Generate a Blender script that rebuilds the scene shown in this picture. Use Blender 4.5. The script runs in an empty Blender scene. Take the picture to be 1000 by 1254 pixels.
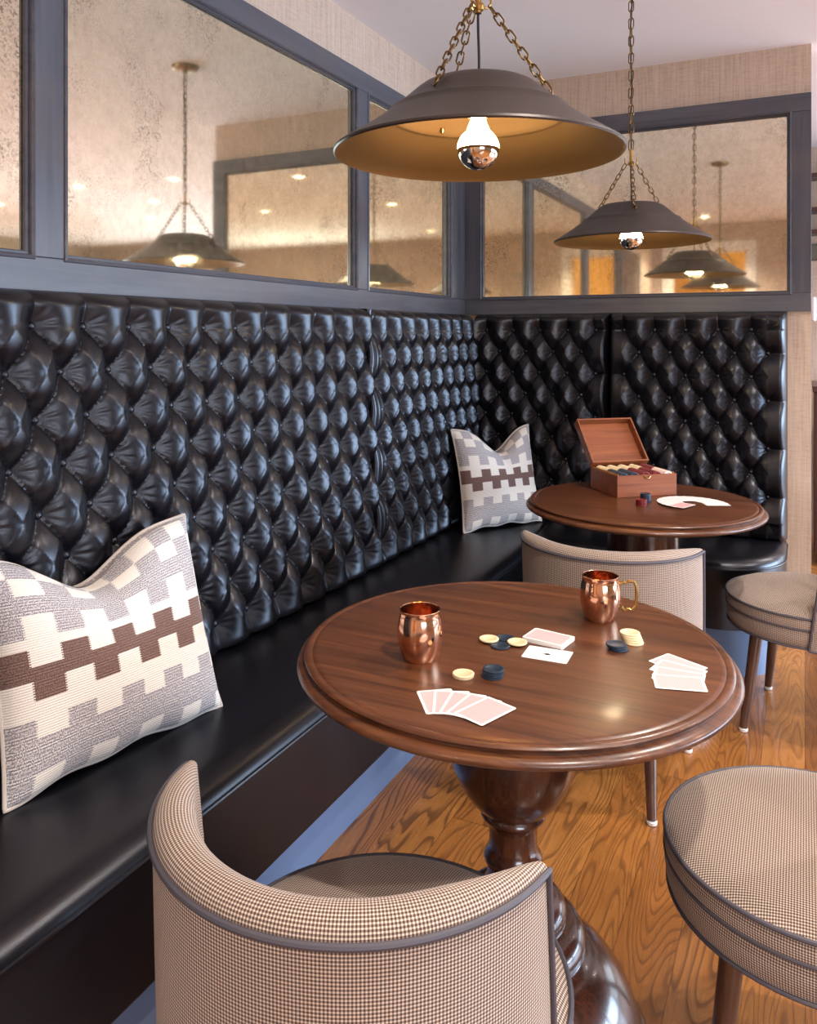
import bpy, bmesh, math, random
import numpy as np
from mathutils import Vector, Matrix
random.seed(7)
PI = math.pi
SC = bpy.context.scene
COL = SC.collection
R_ = math.radians

# ------------------------------------------------------------------ helpers
def lin(r, g, b, a=1.0):
    f = lambda c: (c/255/12.92) if c/255 <= .04045 else ((c/255+.055)/1.055)**2.4
    return (f(r), f(g), f(b), a)

class MB:
    """collects geometry for ONE mesh object"""
    def __init__(s): s.v = []; s.f = []; s.uv = {}
    def add(s, verts, faces, uvs=None, M=None):
        o = len(s.v)
        s.v += [tuple(M @ Vector(p)) for p in verts] if M is not None else [tuple(p) for p in verts]
        for i, f in enumerate(faces):
            if uvs is not None: s.uv[len(s.f)] = uvs[i]
            s.f.append([o+k for k in f])
        return s
    def box(s, x0, x1, y0, y1, z0, z1, bev=0.0, M=None):
        if bev <= 0:
            v = [(x, y, z) for z in (z0, z1) for y in (y0, y1) for x in (x0, x1)]
            f = [(0,2,3,1), (4,5,7,6), (0,1,5,4), (2,6,7,3), (0,4,6,2), (1,3,7,5)]
            return s.add(v, f, None, M)
        bm = bmesh.new()
        bmesh.ops.create_cube(bm, size=1)
        for q in bm.verts: q.co = Vector((x0+(q.co.x+.5)*(x1-x0), y0+(q.co.y+.5)*(y1-y0), z0+(q.co.z+.5)*(z1-z0)))
        bmesh.ops.bevel(bm, geom=list(bm.edges), offset=bev, segments=3, profile=.5, affect='EDGES')
        bm.verts.index_update()
        v = [tuple(q.co) for q in bm.verts]; f = [[q.index for q in fc.verts] for fc in bm.faces]
        bm.free()
        return s.add(v, f, None, M)
    def lathe(s, prof, n=48, M=None, a0=0.0, a1=2*PI, uvr=None):
        full = abs(a1-a0-2*PI) < 1e-6
        m = n if full else n+1
        v = []; f = []; uv = []
        L = [0.0]
        for i in range(1, len(prof)): L.append(L[-1]+math.hypot(prof[i][0]-prof[i-1][0], prof[i][1]-prof[i-1][1]))
        rr = uvr if uvr else max(p[0] for p in prof)
        for (r, z) in prof:
            for k in range(m):
                a = a0+(a1-a0)*k/n
                v.append((r*math.cos(a), r*math.sin(a), z))
        for i in range(len(prof)-1):
            for k in range(n):
                k2 = (k+1) % m if full else k+1
                A, B, C, D = i*m+k, i*m+k2, (i+1)*m+k2, (i+1)*m+k
                u0, u1 = rr*(a1-a0)*k/n, rr*(a1-a0)*(k+1)/n
                if prof[i][0] < 1e-6:
                    f.append((A, C, D)); uv.append(((u0, L[i]), (u1, L[i+1]), (u0, L[i+1])))
                elif prof[i+1][0] < 1e-6:
                    f.append((A, B, D)); uv.append(((u0, L[i]), (u1, L[i]), (u0, L[i+1])))
                else:
                    f.append((A, B, C, D)); uv.append(((u0, L[i]), (u1, L[i]), (u1, L[i+1]), (u0, L[i+1])))
        return s.add(v, f, uv, M)
    def tube(s, pts, r, n=8, closed=False, M=None, cap=True):
        pts = [Vector(p) for p in pts]; N = len(pts)
        rad = r if isinstance(r, (list, tuple)) else [r]*N
        v = []; f = []
        T = []
        for i in range(N):
            a = pts[(i-1) % N] if (closed or i > 0) else pts[i]
            b = pts[(i+1) % N] if (closed or i < N-1) else pts[i]
            T.append((b-a).normalized())
        up = Vector((0, 0, 1)) if abs(T[0].z) < .9 else Vector((1, 0, 0))
        nrm = (up-T[0]*up.dot(T[0])).normalized()
        for i in range(N):
            nrm = (nrm-T[i]*nrm.dot(T[i])).normalized()
            bn = T[i].cross(nrm)
            for k in range(n):
                a = 2*PI*k/n
                v.append(pts[i]+(nrm*math.cos(a)+bn*math.sin(a))*rad[i])
        for i in range(N if closed else N-1):
            j = (i+1) % N
            for k in range(n):
                k2 = (k+1) % n
                f.append((i*n+k, i*n+k2, j*n+k2, j*n+k))
        if cap and not closed:
            f.append(tuple(range(n))[::-1]); f.append(tuple((N-1)*n+k for k in range(n)))
        return s.add(v, f, None, M)
    def grid(s, P, uv=None, M=None, flip=False):
        """P[i][j] points"""
        a, b = len(P), len(P[0])
        v = [p for row in P for p in row]; f = []; u = []
        for i in range(a-1):
            for j in range(b-1):
                q = (i*b+j, i*b+j+1, (i+1)*b+j+1, (i+1)*b+j)
                qq = q[::-1] if flip else q
                f.append(qq)
                if uv: u.append([uv[k//b][k % b] for k in qq])
        return s.add(v, f, u if uv else None, M)
    def build(s, name, m, parent=None, smooth=True, angle=35, uvfn=None):
        me = bpy.data.meshes.new(name)
        me.from_pydata([tuple(p) for p in s.v], [], s.f)
        if s.uv or uvfn:
            l = me.uv_layers.new(name='UVMap').data
            for p in me.polygons:
                q = s.uv.get(p.index)
                for c, li in enumerate(p.loop_indices):
                    if uvfn: l[li].uv = uvfn(me.vertices[me.loops[li].vertex_index].co, p.normal)
                    elif q: l[li].uv = q[c]
        me.validate()
        if smooth:
            me.polygons.foreach_set('use_smooth', [True]*len(me.polygons))
            me.set_sharp_from_angle(angle=R_(angle))
        if m is not None:
            me.materials.append(m)
        me.update()
        o = bpy.data.objects.new(name, me); COL.objects.link(o)
        if parent is not None: o.parent = parent
        return o

def tag(o, label, cat, group=None, kind=None):
    if label: o['label'] = label
    if cat: o['category'] = cat
    if group: o['group'] = group
    if kind: o['kind'] = kind
    return o
def thing(name, label, cat, loc=(0,0,0), rz=0.0, group=None):
    o = bpy.data.objects.new(name, None); COL.objects.link(o)
    o.location = loc; o.rotation_euler = (0, 0, rz); o.empty_display_size = .1
    return tag(o, label, cat, group)
def struct(o): o['kind'] = 'structure'; return o
def dup(root, loc=None, rot=None, label=None, group=None):
    r = root.copy(); COL.objects.link(r)
    if loc is not None: r.location = loc
    if rot is not None: r.rotation_euler = rot
    if label: r['label'] = label
    if group: r['group'] = group
    for ch in list(root.children):
        c = ch.copy(); COL.objects.link(c); c.parent = r
        for g in list(ch.children):
            d = g.copy(); COL.objects.link(d); d.parent = c
    return r

# ------------------------------------------------------------------ node helper
class NT:
    def __init__(s, name):
        s.m = bpy.data.materials.new(name); s.m.use_nodes = True
        s.t = s.m.node_tree; s.n = s.t.nodes; s.n.clear()
        s.out = s.n.new('ShaderNodeOutputMaterial')
        s.b = s.n.new('ShaderNodeBsdfPrincipled')
        s.t.links.new(s.b.outputs[0], s.out.inputs[0])
    def link(s, a, b): s.t.links.new(a, b)
    def put(s, sock, v):
        if hasattr(v, 'is_output'): s.link(v, sock)
        else: sock.default_value = v
    def P(s, **k):
        nm = dict(color='Base Color', rough='Roughness', metal='Metallic', spec='Specular IOR Level', coat='Coat Weight',
                  coatr='Coat Roughness', ec='Emission Color', es='Emission Strength', nrm='Normal', sheen='Sheen Weight',
                  trans='Transmission Weight', ior='IOR', alpha='Alpha')
        for a, v in k.items(): s.put(s.b.inputs[nm[a]], v)
        return s
    def math(s, op, a, b=None, c=None):
        q = s.n.new('ShaderNodeMath'); q.operation = op
        s.put(q.inputs[0], a)
        if b is not None: s.put(q.inputs[1], b)
        if c is not None: s.put(q.inputs[2], c)
        return q.outputs[0]
    def tc(s, which='Object'): return s.n.new('ShaderNodeTexCoord').outputs[which]
    def mapping(s, v, scale=(1,1,1), loc=(0,0,0), rot=(0,0,0)):
        q = s.n.new('ShaderNodeMapping'); s.link(v, q.inputs[0])
        q.inputs['Scale'].default_value = scale; q.inputs['Location'].default_value = loc; q.inputs['Rotation'].default_value = rot
        return q.outputs[0]
    def sep(s, v):
        q = s.n.new('ShaderNodeSeparateXYZ'); s.link(v, q.inputs[0]); return q.outputs
    def comb(s, x, y, z):
        q = s.n.new('ShaderNodeCombineXYZ')
        for i, v in enumerate((x, y, z)): s.put(q.inputs[i], v)
        return q.outputs[0]
    def noise(s, v, scale=5, detail=3, rough=.5, dist=0.0):
        q = s.n.new('ShaderNodeTexNoise'); s.link(v, q.inputs['Vector'])
        q.inputs['Scale'].default_value = scale; q.inputs['Detail'].default_value = detail
        q.inputs['Roughness'].default_value = rough; q.inputs['Distortion'].default_value = dist
        return q.outputs['Fac']
    def white(s, v):
        q = s.n.new('ShaderNodeTexWhiteNoise'); q.noise_dimensions = '3D'; s.link(v, q.inputs['Vector']); return q.outputs['Value']
    def ramp(s, fac, stops, interp='LINEAR'):
        q = s.n.new('ShaderNodeValToRGB'); s.link(fac, q.inputs[0]); cr = q.color_ramp; cr.interpolation = interp
        while len(cr.elements) < len(stops): cr.elements.new(.5)
        for e, (p, c) in zip(cr.elements, stops):
            e.position = p; e.color = c if hasattr(c, '__len__') else (c, c, c, 1)
        return q.outputs[0]
    def mix(s, fac, a, b, blend='MIX'):
        q = s.n.new('ShaderNodeMix'); q.data_type = 'RGBA'; q.blend_type = blend
        s.put(q.inputs[0], fac); s.put(q.inputs[6], a); s.put(q.inputs[7], b)
        return q.outputs[2]
    def bump(s, h, strength=.3, dist=.01):
        q = s.n.new('ShaderNodeBump'); s.link(h, q.inputs['Height'])
        q.inputs['Strength'].default_value = strength; q.inputs['Distance'].default_value = dist
        return q.outputs[0]
    def rng(s, v, a, b): return s.math('MULTIPLY', s.math('GREATER_THAN', v, a), s.math('LESS_THAN', v, b))

def plain(name, col, rough=.5, metal=0.0, **k):
    t = NT(name); t.P(color=col, rough=rough, metal=metal, **k); return t.m

def mat_leather():
    t = NT('black_leather'); c = t.tc()
    n = t.noise(c, 420, 2, .6); n2 = t.noise(c, 9, 3, .5)
    col = t.mix(n2, lin(9, 8, 12), lin(15, 13, 18))
    t.b.inputs['Specular Tint'].default_value = (.86, .89, 1.0, 1)
    t.P(color=col, rough=t.math('MULTIPLY_ADD', n2, .08, .29), spec=.5, nrm=t.bump(n, .12, .002))
    return t.m
def mat_paint(name, axis):
    """blue grey stained wood; grain along axis 0/1/2"""
    t = NT(name); c = t.tc()
    sc = [26, 26, 26]; sc[axis] = 1.6
    n = t.noise(t.mapping(c, tuple(sc)), 1.0, 4, .6, .8); n2 = t.noise(c, 3.0, 3, .6)
    col = t.mix(t.ramp(n, [(.3, 0), (.75, 1)]), lin(68, 69, 78), lin(92, 93, 101))
    col = t.mix(t.ramp(n2, [(.5, 0), (.78, .75)]), col, lin(98, 88, 88))
    t.P(color=col, rough=.38, spec=.45, nrm=t.bump(n, .1, .003)); return t.m
def mat_wood(name, d, m, l, axis=0, rough=.3, coat=.4, sc=1.0):
    t = NT(name); c = t.tc()
    s3 = [34*sc, 34*sc, 34*sc]; s3[axis] = 1.5*sc
    g = t.noise(t.mapping(c, tuple(s3)), 1.0, 5, .62, .6)
    s4 = [170*sc]*3; s4[axis] = 5*sc
    fn = t.noise(t.mapping(c, tuple(s4)), 1.0, 2, .5)
    f = t.math('MULTIPLY_ADD', fn, .35, t.math('MULTIPLY', g, .75))
    col = t.ramp(f, [(.32, d), (.52, m), (.78, l)])
    t.P(color=col, rough=rough, coat=coat, coatr=.12, nrm=t.bump(f, .06, .002)); return t.m
def mat_floor():
    t = NT('oak_strip_floor'); c = t.tc(); x, y, z = t.sep(c)
    W = .125; LN = 1.15
    row = t.math('FLOOR', t.math('DIVIDE', x, W))
    r1 = t.white(t.comb(row, 3.3, 0.0))
    yy = t.math('ADD', t.math('DIVIDE', y, LN), t.math('MULTIPLY', r1, 7.0))
    idx = t.math('FLOOR', yy)
    r2 = t.white(t.comb(row, idx, 1.7)); r3 = t.white(t.comb(row, idx, 9.1))
    # cathedral rings: contour lines of a stretched noise, a different cut in every board
    v = t.comb(t.math('MULTIPLY_ADD', r2, 37.0, t.math('MULTIPLY', x, 7.0)), t.math('MULTIPLY_ADD', r3, 19.0, t.math('MULTIPLY', y, 1.05)), t.math('MULTIPLY', r2, 11.0))
    n = t.noise(v, 1.15, 1.6, .45, .15)
    ring = t.math('FRACT', t.math('MULTIPLY', n, t.math('MULTIPLY_ADD', r3, 18.0, 16.0)))
    line = t.ramp(ring, [(0, 1), (.12, .8), (.28, .15), (.75, .0), (.93, .2), (1, 1)])
    fine = t.noise(t.mapping(c, (230, 9, 1)), 1.0, 2, .6)
    base = t.ramp(r2, [(0, lin(128, 77, 34)), (.35, lin(158, 100, 48)), (.7, lin(174, 115, 58)), (1, lin(139, 83, 37))])
    dark = t.mix(.82, base, lin(62, 29, 8))
    r4 = t.white(t.comb(row, idx, 4.4)); col = t.mix(t.math('MULTIPLY', line, t.math('MULTIPLY_ADD', r4, .55, .38)), base, dark)
    col = t.mix(t.ramp(fine, [(.5, 0), (.72, .4)]), col, lin(84, 44, 16))
    fx = t.math('FRACT', t.math('DIVIDE', x, W)); fy = t.math('FRACT', yy)
    ed = t.math('MAXIMUM', t.math('LESS_THAN', fx, .012), t.math('LESS_THAN', fy, .0022))
    col = t.mix(t.math('MULTIPLY', ed, .7), col, lin(40, 20, 8))
    t.P(color=col, rough=t.math('MULTIPLY_ADD', line, .12, .27), spec=.5, coat=.25, coatr=.15, nrm=t.bump(line, .05, .002)); return t.m
def mat_check():
    t = NT('houndstooth_wool'); u = t.tc('UV'); x, y, z = t.sep(u)
    p = .0042
    w = t.noise(u, 900, 1, .5)
    fx = t.math('FRACT', t.math('DIVIDE', x, p)); fy = t.math('FRACT', t.math('DIVIDE', y, p))
    a = t.math('LESS_THAN', fx, .54); b = t.math('LESS_THAN', fy, .54)
    both = t.math('MULTIPLY', a, b); one = t.math('MAXIMUM', a, b)
    col = t.mix(one, lin(210, 195, 180), lin(143, 122, 108))
    col = t.mix(both, col, lin(64, 50, 47))
    col = t.mix(t.math('MULTIPLY', w, .22), col, lin(120, 96, 84))
    hb = t.math('ADD', t.math('SINE', t.math('MULTIPLY', x, 2*PI/p)), t.math('SINE', t.math('MULTIPLY', y, 2*PI/p)))
    t.P(color=col, rough=.85, spec=.2, sheen=.15, nrm=t.bump(hb, .18, .0006)); return t.m
def mat_pillow():
    t = NT('knit_block_pattern'); uv = t.tc('UV'); u, v, z = t.sep(uv)
    N = 4.6
    # stepped edge of the knit
    jit = t.math('MULTIPLY_ADD', t.math('LESS_THAN', t.math('FRACT', t.math('MULTIPLY', v, 95)), .5), .006, 0.0)
    uu = t.math('ADD', t.math('MULTIPLY', t.math('ADD', u, jit), N), .12)
    p0 = t.math('LESS_THAN', t.math('FRACT', uu), .5)
    p1 = t.math('GREATER_THAN', t.math('FRACT', uu), .5)
    R = t.rng
    def mx(*a):
        q = a[0]
        for b in a[1:]: q = t.math('MAXIMUM', q, b)
        return q
    mul = lambda a, b: t.math('MULTIPLY', a, b)
    grey = mx(R(v, .985, 2), mul(R(v, .905, .985), p1), mul(R(v, .82, .905), p0), mul(R(v, .63, .73), p0),
              mul(R(v, .225, .30), p0), mul(R(v, -1, .088), p0))
    band = mx(R(v, .73, .82), R(v, .088, .225))
    brown = mx(R(v, .452, .51), mul(R(v, .505, .585), p0), mul(R(v, .372, .46), p1))
    kn = t.noise(t.mapping(uv, (270, 150, 1)), 1.0, 1, .5)
    rows = t.math('SINE', t.math('MULTIPLY', v, 2*PI*75))
    ks = t.math('MULTIPLY_ADD', rows, .09, kn)
    sp = t.ramp(ks, [(.44, 0), (.54, 1)])
    sp2 = t.ramp(ks, [(.40, 0), (.62, 1)])
    cream = t.mix(t.math('MULTIPLY', sp2, .28), lin(232, 224, 214), lin(200, 188, 178))
    gc = t.mix(sp, lin(204, 198, 196), lin(134, 128, 134))
    bc = t.mix(sp, lin(212, 206, 202), lin(128, 122, 130))
    br = t.mix(sp, lin(132, 106, 98), lin(98, 74, 68))
    col = t.mix(grey, cream, gc); col = t.mix(band, col, bc); col = t.mix(brown, col, br)
    hb = t.math('ADD', t.math('SINE', t.math('MULTIPLY', v, 2*PI*95)), t.math('MULTIPLY', kn, 1.5))
    t.P(color=col, rough=.9, spec=.15, sheen=.2, nrm=t.bump(hb, .35, .0015)); return t.m
def mat_mirror():
    t = NT('antique_mirror_glass'); c = t.tc()
    big = t.noise(c, 2.3, 4, .6); mid = t.noise(c, 7, 5, .65, .4); sm = t.noise(c, 150, 3, .7)
    tint = t.mix(t.ramp(big, [(.35, 0), (.7, 1)]), (.98, .93, .76, 1), (.90, .84, .66, 1))
    tint = t.mix(t.math('MULTIPLY', t.ramp(mid, [(.5, 0), (.75, 1)]), .45), tint, (.76, .68, .54, 1)); tint = t.mix(t.math('MULTIPLY', t.ramp(t.noise(c, 30, 5, .75), [(.42, 0), (.62, 1)]), .35), tint, (.70, .62, .48, 1))
    # worn silvering: clusters of dark specks
    clus = t.ramp(t.noise(t.mapping(c, (1, 1, .55), (3.1, 1.2, .4)), 5.0, 3, .7), [(.54, 0), (.66, 1)])
    spk = t.ramp(sm, [(.50, 0), (.60, 1)])
    lone = t.math('MULTIPLY', t.ramp(t.noise(c, 210, 2, .6), [(.56, 0), (.66, .6)]), t.ramp(t.noise(c, 9, 3, .6), [(.42, 0), (.6, 1)]))
    sk = t.math('MAXIMUM', t.math('MULTIPLY', clus, spk), lone)
    t.b.inputs['Metallic'].default_value = 1.0
    t.P(color=tint, rough=t.math('MULTIPLY_ADD', mid, .05, .015))
    d = t.n.new('ShaderNodeBsdfDiffuse'); d.inputs[0].default_value = lin(176, 158, 126)
    k = t.n.new('ShaderNodeBsdfDiffuse'); k.inputs[0].default_value = lin(58, 50, 44)
    m1 = t.n.new('ShaderNodeMixShader'); t.put(m1.inputs[0], t.math('MULTIPLY_ADD', t.ramp(t.noise(c, 42, 4, .7), [(.38, 0), (.66, 1)]), .15, t.math('MULTIPLY', mid, .12))); t.link(t.b.outputs[0], m1.inputs[1]); t.link(d.outputs[0], m1.inputs[2])
    m2 = t.n.new('ShaderNodeMixShader'); t.put(m2.inputs[0], t.math('MULTIPLY', sk, .6)); t.link(m1.outputs[0], m2.inputs[1]); t.link(k.outputs[0], m2.inputs[2])
    t.link(m2.outputs[0], t.out.inputs[0]); return t.m
def mat_paper():
    t = NT('grasscloth_wallpaper'); c = t.tc()
    n = t.noise(t.mapping(c, (150, 150, 5)), 1.0, 3, .6); n2 = t.noise(t.mapping(c, (30, 30, 260)), 1.0, 2, .5)
    n3 = t.noise(t.mapping(c, (1.4, 1.4, .3)), 1.0, 2, .5)
    f = t.math('ADD', t.math('MULTIPLY', n, .65), t.math('MULTIPLY', n2, .35))
    col = t.ramp(f, [(.3, lin(172, 150, 134)), (.5, lin(200, 178, 160)), (.72, lin(214, 195, 178))])
    col = t.mix(t.math('MULTIPLY', n3, .25), col, lin(160, 138, 118))
    t.P(color=col, rough=.75, spec=.25, nrm=t.bump(f, .15, .002)); return t.m
def mat_cardback():
    t = NT('pink_card_back'); u = t.tc('UV'); x, y, z = t.sep(u)
    bx = t.math('MINIMUM', x, t.math('SUBTRACT', 1.0, x)); by = t.math('MINIMUM', y, t.math('SUBTRACT', 1.0, y))
    ins = t.math('MULTIPLY', t.math('GREATER_THAN', bx, .075), t.math('GREATER_THAN', by, .055))
    a = t.math('SINE', t.math('MULTIPLY', t.math('ADD', x, y), 90)); b = t.math('SINE', t.math('MULTIPLY', t.math('SUBTRACT', x, y), 90))
    pat = t.math('GREATER_THAN', t.math('MULTIPLY', a, b), 0.0)
    col = t.mix(ins, lin(236, 228, 222), t.mix(pat, lin(220, 154, 158), lin(234, 186, 184)))
    t.P(color=col, rough=.42, spec=.4); return t.m

M = {}
M['leather'] = mat_leather()
for i, a in enumerate('xyz'): M['paint_'+a] = mat_paint('slate_paint_'+a, i)
M['kick'] = plain('slate_kick_paint', lin(96, 112, 140), .4)
M['table'] = mat_wood('walnut_table', lin(46, 23, 12), lin(80, 44, 24), lin(112, 66, 38), 0, .33, .12)
M['turned'] = mat_wood('walnut_turned', lin(36, 17, 11), lin(62, 31, 19), lin(86, 46, 28), 2, .24, .5)
M['leg'] = mat_wood('walnut_leg', lin(52, 30, 20), lin(78, 50, 36), lin(98, 66, 48), 2, .35, .3)
M['box'] = mat_wood('mahogany_box', lin(88, 43, 19), lin(126, 66, 34), lin(150, 85, 47), 0, .4, .2)
M['tray'] = mat_wood('pale_tray_wood', lin(160, 104, 54), lin(196, 138, 78), lin(214, 160, 100), 0, .5, .1)
M['darkwood'] = mat_wood('dark_counter_wood', lin(30, 14, 8), lin(58, 28, 16), lin(84, 42, 24), 2, .4, .2)
M['floor'] = mat_floor()
M['check'] = mat_check()
M['piping'] = plain('slate_piping', lin(72, 68, 76), .6)
M['pillow'] = mat_pillow()
M['pedge'] = plain('pillow_welt', lin(190, 180, 172), .9)
M['mirror'] = mat_mirror()
M['paper'] = mat_paper()
M['ceil'] = plain('ceiling_paint', lin(242, 241, 246), .9)
M['wall'] = plain('taupe_wall_paint', lin(150, 134, 112), .85)
M['white'] = plain('white_trim_paint', lin(236, 230, 222), .4)
M['gold'] = plain('ochre_wall_paint', lin(216, 178, 108), .8)
M['cardb'] = mat_cardback()
M['cardw'] = plain('card_white', lin(234, 230, 228), .42)
M['ink'] = plain('card_ink', lin(30, 26, 30), .5)
M['cream'] = plain('chip_cream', lin(224, 202, 160), .45)
M['navy'] = plain('chip_navy', lin(28, 42, 58), .4)
M['red'] = plain('chip_red', lin(112, 26, 26), .4)
M['cwhite'] = plain('chip_white', lin(226, 200, 190), .45)
M['steel'] = plain('brushed_steel', lin(200, 196, 190), .25, 1.0)
M['chrome'] = plain('chrome', lin(225, 215, 205), .06, 1.0)
M['cord'] = plain('black_cord', lin(22, 20, 22), .6)
M['frost'] = plain('glide_plastic', lin(214, 206, 200), .4)
def metal(name, a, b, rough, sc=18):
    t = NT(name); n = t.noise(t.tc(), sc, 4, .6)
    t.P(color=t.mix(n, a, b), rough=t.math('MULTIPLY_ADD', n, .2, rough), metal=1.0); return t.m
M['brass'] = metal('aged_brass', lin(150, 118, 70), lin(208, 172, 104), .2)
M['darkbrass'] = metal('dark_brass_chain', lin(92, 72, 48), lin(150, 120, 78), .28)
M['copper'] = metal('polished_copper', lin(228, 174, 140), lin(242, 200, 172), .03, 9)
def mat_shade():
    t = NT('bronze_shade_paint'); n = t.noise(t.tc(), 14, 4, .6)
    t.P(color=t.mix(n, lin(50, 42, 39), lin(66, 57, 53)), rough=.42, metal=.35, spec=.5); return t.m
M['shade'] = mat_shade()
M['reflector'] = plain('bronze_reflector', lin(100, 76, 48), .34, .7)
def emit(name, col, st, base=(.8,.8,.8,1)):
    t = NT(name); t.P(color=base, ec=col, es=st, rough=.4); return t.m
M['bulb'] = emit('bulb_glow', (1.0, .77, .47, 1), 240.0)
M['lens'] = emit('downlight_lens', (1.0, .86, .66, 1), 14.0)
def mat_glass():
    t = NT('window_glass'); tr = t.n.new('ShaderNodeBsdfTransparent'); g = t.n.new('ShaderNodeBsdfGlossy'); g.inputs['Roughness'].default_value = .02
    mx = t.n.new('ShaderNodeMixShader'); mx.inputs[0].default_value = .06
    t.link(tr.outputs[0], mx.inputs[1]); t.link(g.outputs[0], mx.inputs[2]); t.link(mx.outputs[0], t.out.inputs[0]); return t.m
M['glass'] = mat_glass()

# ------------------------------------------------------------------ dimensions (metres; camera stands at x=0,y=0)
CAMH = 1.335
XL = -1.57      # mirror plane on the left wall
YB = 3.877      # mirror plane on the back wall
HC = 2.575      # ceiling
XR, YF, YN = 6.0, 8.5, -2.0
ROOM2 = -5.0

# ------------------------------------------------------------------ room shell
struct(MB().box(-1.75, XR+.15, YN-.14, YF+.15, -.08, 0).box(-1.75, 1.3, ROOM2-.1, YN-.14, -.08, 0).build('floor', M['floor'], smooth=False))
struct(MB().box(-1.75, XR+.15, YN-.14, YF+.15, HC, HC+.1).box(-1.75, 1.3, ROOM2-.1, YN-.14, HC, HC+.1).build('ceiling', M['ceil'], smooth=False))
struct(MB().box(-1.75, XL-.015, YN, YF, 0, HC).build('wall_left', M['paper'], smooth=False))
struct(MB().box(XL-.015, .025, YB+.008, YB+.14, 0, HC).build('wall_back', M['paper'], smooth=False))
# far wall with a wide window
wx0, wx1, wz0, wz1 = 1.3, 5.6, .35, 2.05
struct(MB().box(-1.75, wx0, YF, YF+.15, 0, HC).box(wx1, XR, YF, YF+.15, 0, HC).box(wx0, wx1, YF, YF+.15, 0, wz0).box(wx0, wx1, YF, YF+.15, wz1, HC).build('wall_far', M['wall'], smooth=False))
vy0, vy1 = 2.6, 8.0
struct(MB().box(XR, XR+.15, YN, vy0, 0, HC).box(XR, XR+.15, vy1, YF, 0, HC).box(XR, XR+.15, vy0, vy1, 0, wz0).box(XR, XR+.15, vy0, vy1, wz1, HC).build('wall_right', M['wall'], smooth=False))
def window(name, fx):
    o = struct(MB().build(name, None)) if False else None
    fr = MB()
    def b(a0, a1, z0, z1, d0=-.02, d1=.10): fx(fr, a0, a1, z0, z1, d0, d1)
    return fr, b
fr = MB()
for (a0, a1, z0, z1) in [(wx0, wx1, wz0, wz0+.05), (wx0, wx1, wz1-.05, wz1)] + [(wx0+(wx1-wx0-.05)*k/3, wx0+(wx1-wx0-.05)*k/3+.05, wz0+.05, wz1-.05) for k in range(4)]:
    fr.box(a0, a1, YF+.02, YF+.10, z0, z1)
w1 = struct(fr.build('window_1', M['white'], smooth=False))
g = MB().box(wx0+.05, wx1-.05, YF+.055, YF+.062, wz0+.05, wz1-.05).build('window_pane', M['glass'], w1, smooth=False)
fr = MB()
for (a0, a1, z0, z1) in [(vy0, vy1, wz0, wz0+.05), (vy0, vy1, wz1-.05, wz1)] + [(vy0+(vy1-vy0-.05)*k/3, vy0+(vy1-vy0-.05)*k/3+.05, wz0+.05, wz1-.05) for k in range(4)]:
    fr.box(XR+.02, XR+.10, a0, a1, z0, z1)
w2 = struct(fr.build('window_2', M['white'], smooth=False))
MB().box(XR+.055, XR+.062, vy0+.05, vy1-.05, wz0+.05, wz1-.05).build('window_pane', M['glass'], w2, smooth=False)
# wall behind the camera with a cased opening to an ochre room
dx0, dx1, dz = -1.38, -.58, 2.27
struct(MB().box(-1.75, dx0, YN-.14, YN, 0, HC).box(dx1, 1.6, YN-.14, YN, 0, HC).box(4.2, XR+.15, YN-.14, YN, 0, HC).box(1.6, 4.2, YN-.14, YN, 0, .75).box(1.6, 4.2, YN-.14, YN, 1.85, HC).box(dx0, dx1, YN-.14, YN, dz, HC).build('wall_front', M['paper'], smooth=False))
fr = MB()
for (a0, a1, z0, z1) in [(1.6, 4.2, .75, .80), (1.6, 4.2, 1.80, 1.85)]+[(1.6+2.55*k/2, 1.65+2.55*k/2, .80, 1.80) for k in range(3)]: fr.box(a0, a1, YN-.10, YN-.03, z0, z1)
w3 = struct(fr.build('window_3', M['white'], smooth=False))
MB().box(1.65, 4.15, YN-.068, YN-.061, .80, 1.80).build('window_pane', M['glass'], w3, smooth=False)
cs = MB()
for s0, s1, z0, z1 in [(dx0-.10, dx0, 0, dz+.10), (dx1, dx1+.10, 0, dz+.10), (dx0, dx1, dz, dz+.10)]:
    cs.box(s0, s1, YN+.001, YN+.025, z0, z1, .004); cs.box(s0, s1, YN-.165, YN-.141, z0, z1, .004)
cs.box(dx0, dx0+.015, YN-.14, YN, 0, dz); cs.box(dx1-.015, dx1, YN-.14, YN, 0, dz); cs.box(dx0, dx1, YN-.14, YN, dz-.015, dz)
struct(cs.build('trim_1', M['white'], smooth=False))
struct(MB().box(-1.75, 1.3, ROOM2-.1, ROOM2, 0, HC).build('wall_ochre', M['gold'], smooth=False))
struct(MB().box(-1.9, -1.751, ROOM2-.1, YN, 0, HC).build('wall_side', M['gold'], smooth=False))
struct(MB().box(1.2, 1.3, ROOM2, YN-.145, 0, HC).build('wall_partition', M['gold'], smooth=False))
# dark painted door on the left wall behind the camera
d = MB().box(XL-.014, XL+.02, -.86, -.08, .01, 2.05, .004)
for z0, z1 in ((.25, .95), (1.1, 1.9)): d.box(XL+.02, XL+.028, -.74, -.20, z0, z1, .004)
dd = struct(d.build('door_1', M['paint_z'], smooth=False))
c2 = MB()
for a0, a1, z0, z1 in [(-.96, -.86, 0, 2.15), (-.08, .02, 0, 2.15), (-.86, -.08, 2.05, 2.15)]: c2.box(XL-.014, XL+.03, a0, a1, z0, z1, .004)
c2.build('door_casing', M['paint_z'], dd, smooth=False)
MB().tube([(XL+.028, -.78, 1.0), (XL+.075, -.78, 1.0), (XL+.075, -.68, 1.0)], .009, 8).build('door_handle', M['brass'], dd)

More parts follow.
